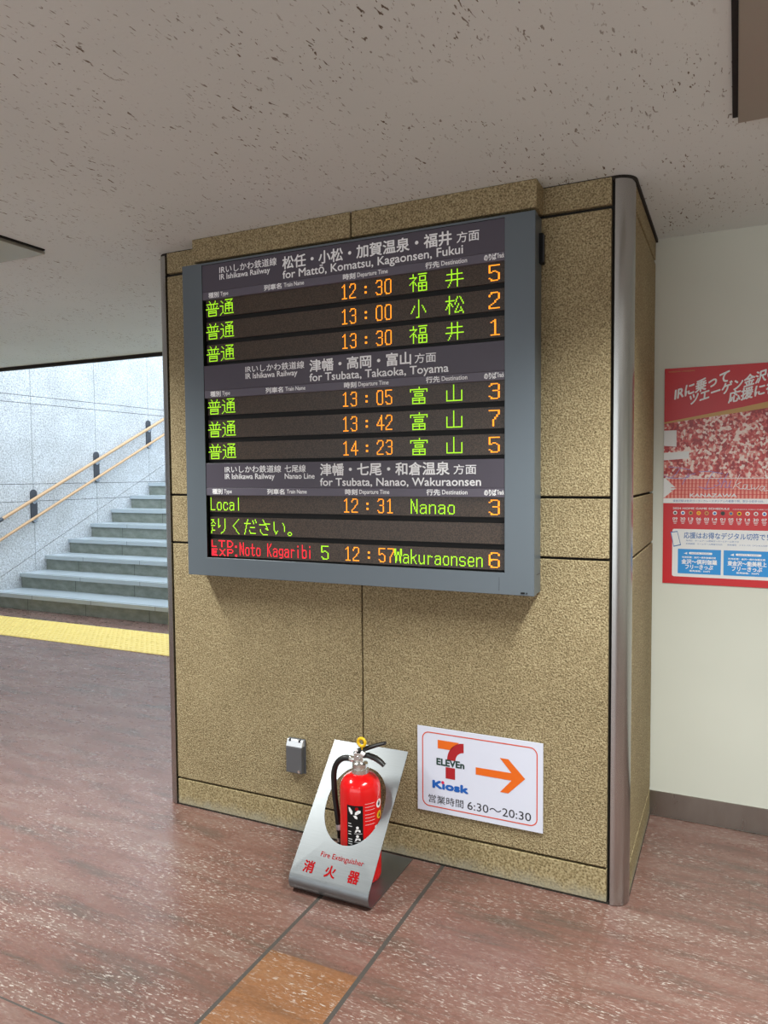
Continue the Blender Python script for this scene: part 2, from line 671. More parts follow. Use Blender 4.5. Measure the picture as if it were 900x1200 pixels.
st = bpy.data.objects.new('stairs', None)
C.objects.link(st)
st.location = ((XL + PL) / 2, SY, 0)
struct(st, 'greenish grey stone stairs climbing away behind the pillar')
for k in range(NS):
    s = MB()
    y0, z0, z1 = SY + k * RUN, k * RISE, (k + 1) * RISE
    y1 = y0 + RUN + 0.02 if k < NS - 1 else 11.0
    s.box(XL, PL, y0 + 0.022, y1, max(0, z0 - 0.02), z1 - 0.045, 'step')          # riser stones
    s.box(XL, PL, y0, y1, z1 - 0.045, z1, 'nosing')                              # tread slab with its nosing
    s.box(XL, PL, y0 + 0.03, y0 + 0.042, z1 - 0.002, z1 + 0.0006, 'step_line')    # anti-slip line
    for x in [XL + 0.55 + 0.9 * i + (0.35 if k % 2 else 0) for i in range(6)]:    # joints of the stones
        s.box(x, x + 0.006, y0 + 0.0215, y0 + 0.03, z0, z1 - 0.045, 'step_line')
        s.box(x + 0.1, x + 0.105, y0 - 0.0004, y0 + 0.03, z1 - 0.045, z1, 'step_line')
    s.build('step', st, loc=((XL + PL) / 2, y0, z0))

# pillar: dark core, stone slabs with open joints, steel corners
pil = MB()
pil.box(PL + 0.02, PR - 0.02, 0.02, PD + 0.13, 0, H, 'mortar')


def rounded(grow, z0, z1):
    """a slab with the pillar's outline and its two rounded front corners"""
    a, b, f, r = PL - grow, PR + grow, 0.001, 0.058 + grow
    o = []
    for i in range(9):
        t_ = math.radians(90 * i / 8)
        o.append((b - r + r * math.sin(t_), f + r - r * math.cos(t_)))
    o += [(b, PD - 0.001), (a, PD - 0.001)]
    for i in range(9):
        t_ = math.radians(90 * i / 8)
        o.append((a + r - r * math.cos(t_), f + r - r * math.sin(t_)))
    n = len(o)
    pil.mesh([(x, y, z0) for x, y in o] + [(x, y, z1) for x, y in o],
             [tuple(range(n))[::-1], tuple(range(n, 2 * n))] + [(k, (k + 1) % n, n + (k + 1) % n, n + k) for k in range(n)], 'mortar')


rounded(-0.003, 0, 0.005)
rounded(0.004, H - 0.014, H)                         # dark caulk under the ceiling
pillar = pil.build('pillar', loc=(-0.957, 0.4, 0))
struct(pillar, 'square pillar clad in golden brown rough stone')
FL, FR, VS = -1.9155, -0.005, -0.957
gh = 0.0045
zr = [(0.006, 0.1255 - gh), (0.1255 + gh, 1.2115 - gh), (1.2115 + gh, 1.426 - gh), (1.426 + gh, 2.402 - 0.007), (2.402 + 0.007, H - 0.002)]
for r, (za, zb) in enumerate(zr):
    for xa, xb in ((FL, VS - 0.003), (VS + 0.003, FR)):
        s = MB()
        s.box(xa, xb, 0.0, 0.03, za, zb, 'base_stone' if r == 0 else 'stone')
        s.build('stone_panel', pillar, bevel=0.003, loc=((xa + xb) / 2, 0.015, za))
    s = MB()
    s.box(PR - 0.03, PR - 0.004, 0.066, PD - 0.012, za, zb, 'base_stone' if r == 0 else 'stone')
    s.build('stone_panel', pillar, bevel=0.003, loc=(PR, 0.42, za))
    s = MB()
    s.box(PL + 0.004, PL + 0.03, 0.066, PD - 0.012, za, zb, 'base_stone' if r == 0 else 'stone')
    s.build('stone_panel', pillar, bevel=0.003, loc=(PL, 0.42, za))
# thicker slabs that jut out above the board
for xa, xb in ((-1.6935, -0.944), (-0.938, -0.2345)):
    s = MB()
    s.box(xa, xb, -0.096, 0.0, 2.4055, H - 0.0005, 'stone')
    s.build('stone_panel', pillar, bevel=0.003, loc=((xa + xb) / 2, -0.05, 2.4))


def corner(name, x0, sgn, label):
    """rounded sheet-steel corner of the pillar"""
    s = MB()
    R = 0.058
    prof = [(0, 0.012), (0, -0.002)]
    for i in range(13):
        a = math.radians(90 * i / 12)
        prof.append((R * math.sin(a), -0.004 + R * (1 - math.cos(a))))
    prof += [(R, 0.062), (R - 0.01, 0.062)]
    vs, fs = [], []
    n = len(prof)
    for z in (0.002, H - 0.012):
        vs += [(x0 + sgn * u, y, z) for u, y in prof]
    for i in range(n - 1):
        fs.append((i, i + 1, n + i + 1, n + i) if sgn > 0 else (i + 1, i, n + i, n + i + 1))
    fs.append(tuple(range(n)))
    fs.append(tuple(range(n, 2 * n)))
    s.mesh(vs, fs, 'steel')
    return struct(s.build(name, smooth=True), label)


corner('trim_2', 0.007, 1, 'rounded stainless steel corner on the near edge of the pillar')
corner('trim_3', -1.9225, -1, 'rounded stainless steel corner on the far edge of the pillar')

# tactile paving before the stairs
tp = MB()
TY0, TY1 = 2.165, 2.825
x = XL + 0.3
for row in range(2):
    for i in range(18):
        xa = -7.4 + i * 0.3025
        tp.box(xa, xa + 0.299, TY0 + row * 0.331, TY0 + row * 0.331 + 0.328, 0, 0.004, 'tactile')
for i in range(90):
    for j in range(10):
        cx, cy = -7.4 + 0.030 + i * 0.0605, TY0 + 0.034 + j * 0.0655
        n = 6
        lo = [(cx + 0.017 * math.cos(a * math.pi / 3), cy + 0.017 * math.sin(a * math.pi / 3), 0.004) for a in range(6)]
        hi = [(cx + 0.011 * math.cos(a * math.pi / 3), cy + 0.011 * math.sin(a * math.pi / 3), 0.009) for a in range(6)]
        tp.mesh(lo + hi, [tuple(range(6, 12))] + [(a, (a + 1) % 6, 6 + (a + 1) % 6, 6 + a) for a in range(6)], 'tactile')
tag(tp.build('tactile_paving', loc=(-4.7, 2.5, 0)), 'yellow bumpy tactile paving strip on the floor before the stairs', 'tactile paving')

# ------------------------------------------------------------------ ceiling fixtures


def fixture(x0, x1, label):
    y0, y1 = -1.62, -0.268
    r = thing('ceiling_fixture', label, 'ceiling fixture', ((x0 + x1) / 2, (y0 + y1) / 2, H), 'metal fixtures on the ceiling')
    s = MB()
    for a, b in ((x0, x0 + 0.016), (x1 - 0.016, x1)):
        s.box(a, b, y0, y1 - 0.012, H - 0.006, H - 0.0005, 'black')
    s.build('gasket', r, loc=(x0, y1, H))
    s = MB()
    # shallow tray whose face carries a long lamp slot
    s.box(x0 + 0.014, x1 - 0.014, y0, y1, H - 0.018, H - 0.004, 'fixture')
    s.build('tray', r, bevel=0.002, loc=((x0 + x1) / 2, y0, H))
    return r


fixture(*FIX[0], 'grey metal ceiling fixture above the cream wall at the upper right')
fixture(*FIX[1], 'grey metal ceiling fixture near the stairs at the left edge')

# ------------------------------------------------------------------ handrail
hr = thing('handrail', 'tan double handrail on dark brackets along the granite stair wall', 'handrail', (XL, 3.2, 0.9))
RX = XL + 0.08
zu = lambda y: 1.020 + (y - 3.261) * 0.4845
zl = lambda y: 0.782 + (y - 3.240) * 0.4845
s = MB()
s.tube([(RX, 3.27, zu(3.27)), (RX, 8.6, zu(8.6))], 0.0205, 'wood', 14)
ru = s.build('rail', hr, smooth=True, loc=(RX, 3.27, 1.0))
s = MB()
s.tube([(RX, 3.10, zu(3.10)), (RX, 3.268, zu(3.268))], 0.024, 'bracket', 14)
s.build('end_sleeve', ru, smooth=True, loc=(RX, 3.2, 1.0))
s = MB()
s.tube([(RX, 3.00, zl(3.0)), (RX, 8.6, zl(8.6))], 0.0175, 'wood', 14)
s.build('rail', hr, smooth=True, loc=(RX, 3.0, 0.7))
for yb in (3.765, 4.770, 5.765, 6.77, 7.77):
    s = MB()
    zc = (zu(yb) + zl(yb)) / 2
    pl = Plane((XL, yb, zc), (0, -1, 0), (0, 0, 1))
    pts = rrect(-0.047, 0.047, -0.205, 0.205, 0.046, 6)
    n = len(pts)
    s.mesh([(XL + 0.012, yb + u, zc + v) for u, v in pts] + [(XL, yb + u, zc + v) for u, v in pts],
           [tuple(range(n))] + [((k + 1) % n, k, n + k, n + (k + 1) % n) for k in range(n)], 'bracket')
    b = s.build('bracket', hr, loc=(XL, yb, zc))
    for zz, rr in ((zu(yb), 0.0205), (zl(yb), 0.0175)):
        s = MB()
        s.tube([(XL + 0.012, yb, zz - 0.06), (XL + 0.05, yb, zz - 0.055), (RX, yb, zz - rr + 0.004)], 0.013, 'bracket_pin', 10)
        s.tube([(XL + 0.010, yb, zz - 0.06), (XL + 0.022, yb, zz - 0.06)], 0.024, 'bracket_pin', 14)
        s.build('arm', b, smooth=True, loc=(XL, yb, zz))

# ------------------------------------------------------------------ departure board
BX0, BX1, BZ0, BZ1, BF = -1.745, -0.238, 1.087, 2.3945, -0.100
IX0, IX1, IZ0, IZ1 = -1.642, -0.344, 1.165, 2.386
bd = thing('departure_board', 'large grey train departure board with glowing text on the stone pillar', 'departure board', ((BX0 + BX1) / 2, 0, BZ0))
c = MB()
# door: a frame of four bars round the opening
outer = [(BX0, BZ0), (BX1, BZ0), (BX1, BZ1), (BX0, BZ1)]
inner = [(IX0, IZ0), (IX1, IZ0), (IX1, IZ1), (IX0, IZ1)]
yb_ = -0.066
for i in range(4):
    j = (i + 1) % 4
    o1, o2, i1, i2 = outer[i], outer[j], inner[i], inner[j]
    c.poly([(o1[0], BF, o1[1]), (o2[0], BF, o2[1]), (i2[0], BF, i2[1]), (i1[0], BF, i1[1])], 'case')
    c.poly([(o2[0], BF, o2[1]), (o1[0], BF, o1[1]), (o1[0], yb_, o1[1]), (o2[0], yb_, o2[1])], 'case')
    c.poly([(i1[0], BF, i1[1]), (i2[0], BF, i2[1]), (i2[0], BF + 0.02, i2[1]), (i1[0], BF + 0.02, i1[1])], 'black')
c.poly([(BX0, yb_, BZ1), (BX1, yb_, BZ1), (BX1, yb_, BZ0), (BX0, yb_, BZ0)], 'case')
c.build('door_frame', bd, loc=((BX0 + BX1) / 2, BF, BZ0), weld=True, bevel=0.0016)
c = MB()
c.box(BX0 + 0.003, BX1 - 0.003, -0.063, 0.0, BZ0 + 0.003, BZ1 - 0.001, 'case')
c.box(BX0 + 0.006, BX1 - 0.006, -0.067, -0.062, BZ0 + 0.006, BZ1 - 0.004, 'black')
for z in (1.155,):
    c.box(BX1 - 0.004, BX1 - 0.0022, -0.058, -0.004, z, z + 0.003, 'bracket')
c.build('case', bd, loc=((BX0 + BX1) / 2, 0, BZ0))
# hinge plate in the side of the case
s = MB()
s.box(BX1 - 0.006, BX1 + 0.010, -0.034, -0.002, 2.235, 2.337, 'black')
s.box(BX1 + 0.009, BX1 + 0.012, -0.03, -0.022, 2.24, 2.332, 'bracket')
s.build('hinge', bd, bevel=0.0015, loc=(BX1, -0.018, 2.235))
s = MB()
s.box(-0.2845, -0.271, BF - 0.003, BF + 0.004, 1.0935, 1.099, 'black')
s.box(-0.2655, -0.262, BF - 0.002, BF + 0.004, 1.0935, 1.099, 'black')
s.build('latch', bd, loc=(-0.278, BF, 1.095))
s = MB()
s.box(-0.3632, -0.362, BF - 0.0006, BF + 0.001, 1.100, 1.148, 'bracket')
s.build('seam', bd, loc=(-0.363, BF, 1.1))
# black back of the opening
s = MB()
s.box(IX0 - 0.002, IX1 + 0.002, -0.0755, -0.068, IZ0 - 0.002, IZ1 + 0.002, 'black')
s.build('back_plate', bd, loc=((IX0 + IX1) / 2, -0.07, IZ0))

PITCH_S = 0.4072
WPL = Plane((0, -0.0975, 0), (1, 0, 0), (0, 0, 1))
heads = [
    [('IRいしかわ鉄道線', -1.552, -1.272, 2.342, 0.031, 0), ('IR Ishikawa Railway', -1.552, -1.304, 2.3175, 0.0215, 1),
     ('松任・小松・加賀温泉・福井', -1.244, -0.537, 2.3215, 0.049, 2), ('方面', -0.518, -0.435, 2.3235, 0.037, 0),
     ('for Mattō, Komatsu, Kagaonsen, Fukui', -1.244, -0.495, 2.2855, 0.0300, 1)],
    [('IRいしかわ鉄道線', -1.430, -1.151, 1.929, 0.029, 0), ('IR Ishikawa Railway', -1.430, -1.183, 1.9045, 0.0215, 1),
     ('津幡・高岡・富山', -1.126, -0.696, 1.9125, 0.047, 2), ('方面', -0.681, -0.598, 1.9150, 0.035, 0),
     ('for Tsubata, Takaoka, Toyama', -1.127, -0.550, 1.8765, 0.0290, 1)],
    [('IRいしかわ鉄道線', -1.543, -1.265, 1.5225, 0.029, 0), ('七尾線', -1.248, -1.150, 1.5225, 0.029, 0),
     ('IR Ishikawa Railway', -1.543, -1.297, 1.497, 0.0215, 1), ('Nanao Line', -1.248, -1.110, 1.497, 0.0205, 1),
     ('津幡・七尾・和倉温泉', -1.084, -0.548, 1.508, 0.047, 2), ('方面', -0.532, -0.447, 1.510, 0.035, 0),
     ('for Tsubata, Nanao, Wakuraonsen', -1.085, -0.430, 1.469, 0.0290, 1)],
]
cols = [('種別', -1.610, -1.558, 0), ('Type', -1.549, -1.510, 1), ('列車名', -1.333, -1.251, 0), ('Train Name', -1.239, -1.147, 1),
        ('時刻', -0.974, -0.922, 0), ('Departure Time', -0.913, -0.787, 1), ('行先', -0.637, -0.584, 0), ('Destination', -0.576, -0.480, 1),
        ('のりば', -0.417, -0.374, 0), ('Track', -0.371, -0.346, 1)]
head_labels = ['purple grey header plate for the Matto, Komatsu and Fukui direction', 'purple grey header plate for the Takaoka and Toyama direction',
               'purple grey header plate for the Nanao and Wakuraonsen direction']
for k in range(3):
    dz = -k * PITCH_S
    s = MB()
    s.box(IX0, IX1, -0.0975, -0.08, 2.2745 + dz, 2.3855 + dz - (0.008 if k else 0), 'header')
    hp = s.build('header_panel', bd, bevel=0.001, loc=((IX0 + IX1) / 2, -0.09, 2.2745 + dz))
    hp['label'] = head_labels[k]
    left, right = MB(), MB()
    x_dir = next(t_[1] for t_ in heads[k] if t_[5] == 2)
    for body, a, b, z, h, mode in heads[k]:
        write(left if a < x_dir - 0.02 else right, WPL, body, a, b, z, h, 'white_ink', cap=(mode == 1), bold=(0.010, 0.014, 0.022)[mode])
    left.build('line_lettering', hp, loc=(-1.42, -0.098, 2.2745 + dz))
    right.build('direction_lettering', hp, loc=(-0.85, -0.098, 2.2745 + dz))
    s = MB()
    s.box(IX0, IX1, -0.0972, -0.08, 2.2430 + dz, 2.2740 + dz, 'strip')
    cs = s.build('column_strip', bd, bevel=0.001, loc=((IX0 + IX1) / 2, -0.09, 2.243 + dz))
    for body, a, b, mode in cols:
        s = s if mode else MB()
        if mode:
            write(s, WPL, body, a, b, 2.2525 + dz, 0.0155, 'white_ink', cap=True, bold=0.016)
        else:
            write(s, WPL, body, a, b, 2.2485 + dz, 0.0215, 'white_ink', bold=0.034)
        if mode:
            s.build('column_lettering', cs, loc=(a, -0.098, 2.243 + dz))

# dot-matrix characters: strokes on a 16 x 16 (or 8 x 16) grid, x to the right, y down
K = {
    '普': [[(4, 0), (5, 2)], [(11, 0), (10, 2)], [(1, 3), (14, 3)], [(6, 3), (6, 8)], [(9, 3), (9, 8)], [(2, 5), (3, 7)], [(13, 5), (12, 7)], [(0, 8), (15, 8)],
          [(3, 10), (12, 10), (12, 15), (3, 15), (3, 10)], [(3, 12), (12, 12)]],
    '通': [[(1, 1), (3, 3)], [(0, 6), (3, 6), (3, 12), (0, 15)], [(3, 12), (5, 14), (15, 14)], [(6, 0), (14, 0), (11, 3)], [(8, 2), (10, 3)],
          [(6, 12), (6, 4), (14, 4), (14, 12)], [(6, 6), (14, 6)], [(6, 9), (14, 9)], [(10, 4), (10, 12)]],
    '福': [[(3, 0), (3, 2)], [(0, 3), (6, 3), (0, 9)], [(3, 7), (3, 15)], [(4, 7), (6, 10)], [(8, 0), (15, 0)], [(9, 2), (14, 2), (14, 6), (9, 6), (9, 2)],
          [(8, 8), (15, 8), (15, 15), (8, 15), (8, 8)], [(8, 11), (15, 11)], [(11, 8), (11, 15)]],
    '井': [[(1, 4), (14, 4)], [(0, 9), (15, 9)], [(5, 0), (5, 9), (2, 15)], [(10, 0), (10, 15)]],
    '小': [[(8, 0), (8, 15), (6, 15)], [(4, 5), (1, 11)], [(11, 5), (14, 11)]],
    '松': [[(0, 4), (7, 4)], [(3, 0), (3, 15)], [(3, 5), (0, 11)], [(4, 6), (6, 9)], [(10, 1), (8, 7)], [(12, 1), (15, 7)], [(11, 7), (8, 14), (14, 13)], [(13, 10), (15, 15)]],
    '富': [[(8, 0), (8, 2)], [(0, 4), (0, 2), (15, 2), (15, 4)], [(3, 4), (12, 4)], [(4, 6), (11, 6), (11, 8), (4, 8), (4, 6)],
          [(2, 10), (13, 10), (13, 15), (2, 15), (2, 10)], [(2, 12), (13, 12)], [(8, 10), (8, 15)]],
    '山': [[(7, 0), (7, 14)], [(1, 5), (1, 14), (14, 14), (14, 5)]],
    'ド': [[(0, 1), (3, 1), (0, 5)], [(0, 7), (4, 7)], [(1, 9), (1, 12), (4, 12)], [(0, 15), (0, 13)], [(3, 3), (5, 5)]],
    'り': [[(3, 0), (3, 9)], [(3, 9), (5, 7)], [(11, 0), (11, 9), (9, 13), (6, 15)]],
    'く': [[(11, 0), (4, 7), (11, 15)]],
    'だ': [[(1, 4), (8, 4)], [(5, 0), (1, 15)], [(8, 8), (13, 8)], [(7, 11), (8, 14), (14, 14)], [(11, 1), (12, 4)], [(14, 0), (15, 3)]],
    'さ': [[(2, 5), (14, 4)], [(6, 0), (12, 10), (9, 9)], [(3, 10), (3, 12), (6, 15), (11, 15)]],
    'い': [[(2, 2), (2, 10), (4, 14), (6, 11)], [(12, 3), (14, 7), (14, 11)]],
    '。': [[(2, 12), (4, 12), (5, 13), (5, 14), (4, 15), (2, 15), (1, 14), (1, 13), (2, 12)]],
}
A = {
    '0': [[(2, 1), (5, 1), (6, 3), (6, 12), (5, 14), (2, 14), (1, 12), (1, 3), (2, 1)]],
    '1': [[(2, 3), (4, 1), (4, 14)], [(2, 14), (6, 14)]],
    '2': [[(1, 4), (1, 3), (2, 1), (5, 1), (6, 3), (6, 6), (1, 12), (1, 14), (6, 14)]],
    '3': [[(1, 3), (2, 1), (5, 1), (6, 3), (6, 5), (5, 7), (3, 7)], [(5, 7), (6, 9), (6, 12), (5, 14), (2, 14), (1, 12)]],
    '4': [[(5, 14), (5, 1), (1, 9), (1, 10), (7, 10)]],
    '5': [[(6, 1), (1, 1), (1, 7), (4, 6), (6, 8), (6, 12), (5, 14), (2, 14), (1, 12)]],
    '6': [[(6, 3), (5, 1), (2, 1), (1, 3), (1, 12), (2, 14), (5, 14), (6, 12), (6, 9), (5, 7), (2, 7), (1, 9)]],
    '7': [[(1, 1), (6, 1), (6, 3), (3, 10), (3, 14)]],
    ':': [[(7, 5), (8, 5), (8, 6), (7, 6)], [(7, 10), (8, 10), (8, 11), (7, 11)]],
    ' ': [],
    'L': [[(1, 1), (1, 14), (6, 14)]],
    'o': [[(2, 6), (5, 6), (6, 8), (6, 12), (5, 14), (2, 14), (1, 12), (1, 8), (2, 6)]],
    'c': [[(6, 8), (5, 6), (2, 6), (1, 8), (1, 12), (2, 14), (5, 14), (6, 12)]],
    'a': [[(1, 7), (2, 6), (5, 6), (6, 8), (6, 14)], [(6, 9), (2, 9), (1, 11), (1, 13), (2, 14), (4, 14), (6, 12)]],
    'l': [[(4, 1), (4, 14)]],
    'N': [[(1, 14), (1, 1), (6, 14), (6, 1)]],
    'n': [[(1, 6), (1, 14)], [(1, 8), (3, 6), (5, 6), (6, 8), (6, 14)]],
    't': [[(3, 2), (3, 13), (4, 14), (6, 13)], [(1, 6), (6, 6)]],
    'K': [[(1, 1), (1, 14)], [(6, 1), (1, 8)], [(2, 7), (6, 14)]],
    'g': [[(6, 6), (6, 14), (5, 15), (2, 15)], [(6, 8), (5, 6), (2, 6), (1, 8), (1, 10), (2, 12), (5, 12), (6, 10)]],
    'r': [[(2, 6), (2, 14)], [(2, 8), (4, 6), (6, 7)]],
    'i': [[(3, 6), (3, 14)], [(3, 2), (3, 3)]],
    'b': [[(1, 1), (1, 14)], [(1, 8), (2, 6), (5, 6), (6, 8), (6, 12), (5, 14), (2, 14), (1, 12)]],
    'W': [[(0, 1), (1, 14), (3, 4), (4, 4), (6, 14), (7, 1)], [(1, 1), (2, 12)], [(5, 12), (6, 1)]],
    'k': [[(1, 1), (1, 14)], [(6, 6), (1, 10)], [(3, 9), (6, 14)]],
    'u': [[(1, 6), (1, 12), (2, 14), (4, 14), (6, 12)], [(6, 6), (6, 14)]],
    's': [[(6, 7), (5, 6), (2, 6), (1, 7), (1, 9), (2, 10), (5, 10), (6, 11), (6, 13), (5, 14), (2, 14), (1, 13)]],
    'e': [[(1, 10), (6, 10), (6, 8), (5, 6), (2, 6), (1, 8), (1, 12), (2, 14), (5, 14), (6, 13)]],
}
S7 = {   # half-height capitals, 8 x 7
    'L': [[(1, 0), (1, 6), (5, 6)]], 'T': [[(0, 0), (6, 0)], [(3, 0), (3, 6)]], 'D': [[(1, 0), (4, 0), (6, 2), (6, 4), (4, 6), (1, 6), (1, 0)]],
    '.': [[(1, 5), (2, 5), (2, 6), (1, 6)]], 'E': [[(6, 0), (1, 0), (1, 6), (6, 6)], [(1, 3), (5, 3)], [(2, 1), (2, 5)], [(2, 2), (5, 2)], [(1, 5), (5, 5)]],
    'X': [[(1, 0), (6, 6)], [(6, 0), (1, 6)]], 'P': [[(1, 6), (1, 0), (5, 0), (6, 1), (6, 2), (5, 3), (1, 3)]],
}


def raster(strokes):
    dots = set()
    for st_ in strokes:
        for (xa, ya), (xb, yb) in zip(st_, st_[1:]):
            n = max(abs(xb - xa), abs(yb - ya), 1)
            for i in range(n + 1):
                dots.add((int(math.floor(xa + (xb - xa) * i / n + 0.5)), int(math.floor(ya + (yb - ya) * i / n + 0.5))))
    return dots


LPL = Plane((0, -0.0845, 0), (1, 0, 0), (0, 0, 1))


def led_text(mb, body, u0, u1, v0, v1, mat, bold=False, table=None, rows=16):
    dots, cx = [], 0
    for ch in body:
        if table:
            g_, wd = table[ch], (4 if ch == '.' else 8)
        elif ch in K:
            g_, wd = K[ch], (6 if ch == 'ド' else 16)
        else:
            g_, wd = A[ch], (16 if ch == ':' else 8)
        ds = raster(g_)
        if bold:
            ds = ds | {(x_ + 1, y_) for x_, y_ in ds}
        dots += [(cx + x_, y_) for x_, y_ in ds]
        cx += wd + (1 if ch in K and wd == 16 else 0)
    px, pz = (u1 - u0) / cx, (v1 - v0) / rows
    for x_, y_ in dots:
        u, v = u0 + (x_ + 0.5) * px, v1 - (y_ + 0.5) * pz
        a, b = px * 0.47, pz * 0.47
        mb.mesh([LPL(u - a, v - b, 0.001), LPL(u + a, v - b, 0.001), LPL(u + a, v + b, 0.001), LPL(u - a, v + b, 0.001)], [(0, 1, 2, 3)], mat)


G, O, R_ = 'led_green', 'led_orange', 'led_red'
FU = ('普通', -1.636, -1.489, G)


def row_time(tx):
    return (tx, -0.996, -0.774, O)


rows = [
    [FU, row_time('12:30'), ('福', -0.706, -0.632, G), ('井', -0.566, -0.492, G), ('5', -0.412, -0.358, O)],
    [FU, row_time('13:00'), ('小', -0.706, -0.632, G), ('松', -0.566, -0.492, G), ('2', -0.412, -0.358, O)],
    [FU, row_time('13:30'), ('福', -0.706, -0.632, G), ('井', -0.566, -0.492, G), ('1', -0.412, -0.358, O)],
    [FU, row_time('13:05'), ('富', -0.706, -0.632, G), ('山', -0.568, -0.494, G), ('3', -0.412, -0.358, O)],
    [FU, row_time('13:42'), ('富', -0.706, -0.632, G), ('山', -0.568, -0.494, G), ('7', -0.412, -0.358, O)],
    [FU, row_time('14:23'), ('富', -0.706, -0.632, G), ('山', -0.568, -0.494, G), ('5', -0.412, -0.358, O)],
    [('Local', -1.634, -1.472, G), row_time('12:31'), ('Nanao', -0.710, -0.528, G), ('3', -0.412, -0.358, O)],
    [('ドりください。', -1.630, -1.180, G)],
    [('Noto Kagaribi', -1.487, -1.128, R_), ('5', -1.097, -1.052, G), ('12:57', -0.992, -0.770, O), ('Wakuraonsen', -0.774, -0.424, G), ('6', -0.412, -0.358, O)],
]
row_labels = ['row showing 12:30 to Fukui, track 5', 'row showing 13:00 to Komatsu, track 2', 'row showing 13:30 to Fukui, track 1', 'row showing 13:05 to Toyama, track 3',
              'row showing 13:42 to Toyama, track 7', 'row showing 14:23 to Toyama, track 5', 'row showing the 12:31 local to Nanao, track 3',
              'row with scrolling green text only', 'row showing the red limited express, 12:57 to Wakuraonsen']
tops = [(2.2450, 2.1720), (2.1520, 2.0770), (2.0580, 1.9850)]
for r in range(9):
    zt, zb = tops[r % 3]
    zt, zb = zt - (r // 3) * 0.4078, zb - (r // 3) * 0.4072
    s = MB()
    s.box(-1.6345, -0.3465, -0.0845, -0.075, zb, zt, 'matrix')
    dr = s.build('display_row', bd, loc=(-0.99, -0.08, zb))
    dr['label'] = row_labels[r]
    for body, a, b, mt in rows[r]:
        kind = 'departure_time' if ':' in body else 'track_number' if a > -0.45 else 'destination' if a > -0.8 else 'car_number' if a > -1.2 else 'message' if 'く' in body else 'train_name' if a > -1.5 else 'train_type'
        s = MB()
        led_text(s, body, a, b, zb + 0.0035, zt - 0.006, mt)
        # the two characters of a place name are set apart but are one field
        if kind == 'destination' and len(body) == 1:
            if body in '福小富':
                held = s
                continue
            off = len(held.v)
            held.v += s.v
            held.f += [tuple(q + off for q in f) for f in s.f]
            held.m += s.m
            s = held
        s.build(kind, dr, loc=((a + b) / 2, -0.085, zb))
    if r == 8:
        s = MB()
        led_text(s, 'LTD.', -1.634, -1.492, (zb + zt) / 2 + 0.0025, zt - 0.004, R_, table=S7, rows=7)
        led_text(s, 'EXP.', -1.634, -1.492, zb + 0.001, (zb + zt) / 2 - 0.0045, R_, table=S7, rows=7)
        s.build('train_type', dr, loc=(-1.56, -0.085, zb))

# ------------------------------------------------------------------ shop sign
sg = MB()
SX, SZ = -0.716, 0.2110
sg.box(SX, SX + 0.489, -0.008, -0.0045, SZ, SZ + 0.330, 'sheet')
P = Plane((SX, -0.008, SZ), (1, 0, 0), (0, 0, 1))
ring(sg, P, rrect(0.0195, 0.4695, 0.0195, 0.3115, 0.028), rrect(0.0235, 0.4655, 0.0235, 0.3075, 0.024), 'ink_border')
shape(sg, P, [(0.084, 0.285), (0.084, 0.252), (0.135, 0.252), (0.150, 0.270), (0.172, 0.285)], 'ink_orange')
# the numeral's curved stroke: one band sweeping down from the right
arc = []
for i in range(13):
    t_ = i / 12
    arc.append((0.1885 - 0.0655 * math.sin(t_ * math.pi / 2) ** 0.9, 0.212 + 0.0725 * (math.cos(t_ * math.pi / 2)) ** 1.1))
for i in range(12):
    t0_, t1_ = i / 12, (i + 1) / 12
    o0 = (0.1885 - 0.0665 * math.sin(t0_ * math.pi / 2), 0.2125 + 0.0720 * math.cos(t0_ * math.pi / 2))
    o1 = (0.1885 - 0.0665 * math.sin(t1_ * math.pi / 2), 0.2125 + 0.0720 * math.cos(t1_ * math.pi / 2))
    i0 = (0.1885 - 0.0330 * math.sin(t0_ * math.pi / 2), 0.2125 + 0.0360 * math.cos(t0_ * math.pi / 2))
    i1 = (0.1885 - 0.0330 * math.sin(t1_ * math.pi / 2), 0.2125 + 0.0360 * math.cos(t1_ * math.pi / 2))
    shape(sg, P, [o0, o1, i1, i0], 'ink_red')
shape(sg, P, [(0.116, 0.184), (0.116, 0.140), (0.154, 0.140), (0.154, 0.184)], 'ink_red')
write(sg, P, 'ELEVEn', 0.080, 0.190, 0.1885, 0.0245, 'ink_green', cap=True, bold=0.042)
write(sg, P, 'Kıosk', 0.064, 0.205, 0.0965, 0.0265, 'ink_blue', cap=True, bold=0.07)
disc(sg, P, 0.1045, 0.1215, 0.0060, 'ink_pink', 0.0012)
shape(sg, P, [(0.236, 0.203), (0.236, 0.1755), (0.373, 0.1755), (0.373, 0.2035)], 'ink_orange')
shape(sg, P, [(0.329, 0.2535), (0.373, 0.2035), (0.373, 0.1755), (0.3295, 0.1255), (0.361, 0.1255), (0.424, 0.190), (0.361, 0.2535)], 'ink_orange', 0.0007)
write(sg, P, '営業時間', 0.045, 0.187, 0.0355, 0.032, 'ink_black')
write(sg, P, '6:30〜20:30', 0.203, 0.446, 0.0365, 0.030, 'ink_black', cap=True)
tag(sg.build('wall_sign', loc=(SX + 0.245, -0.006, SZ)), 'white rectangular sign with an orange arrow on the pillar beside the fire extinguisher', 'sign')

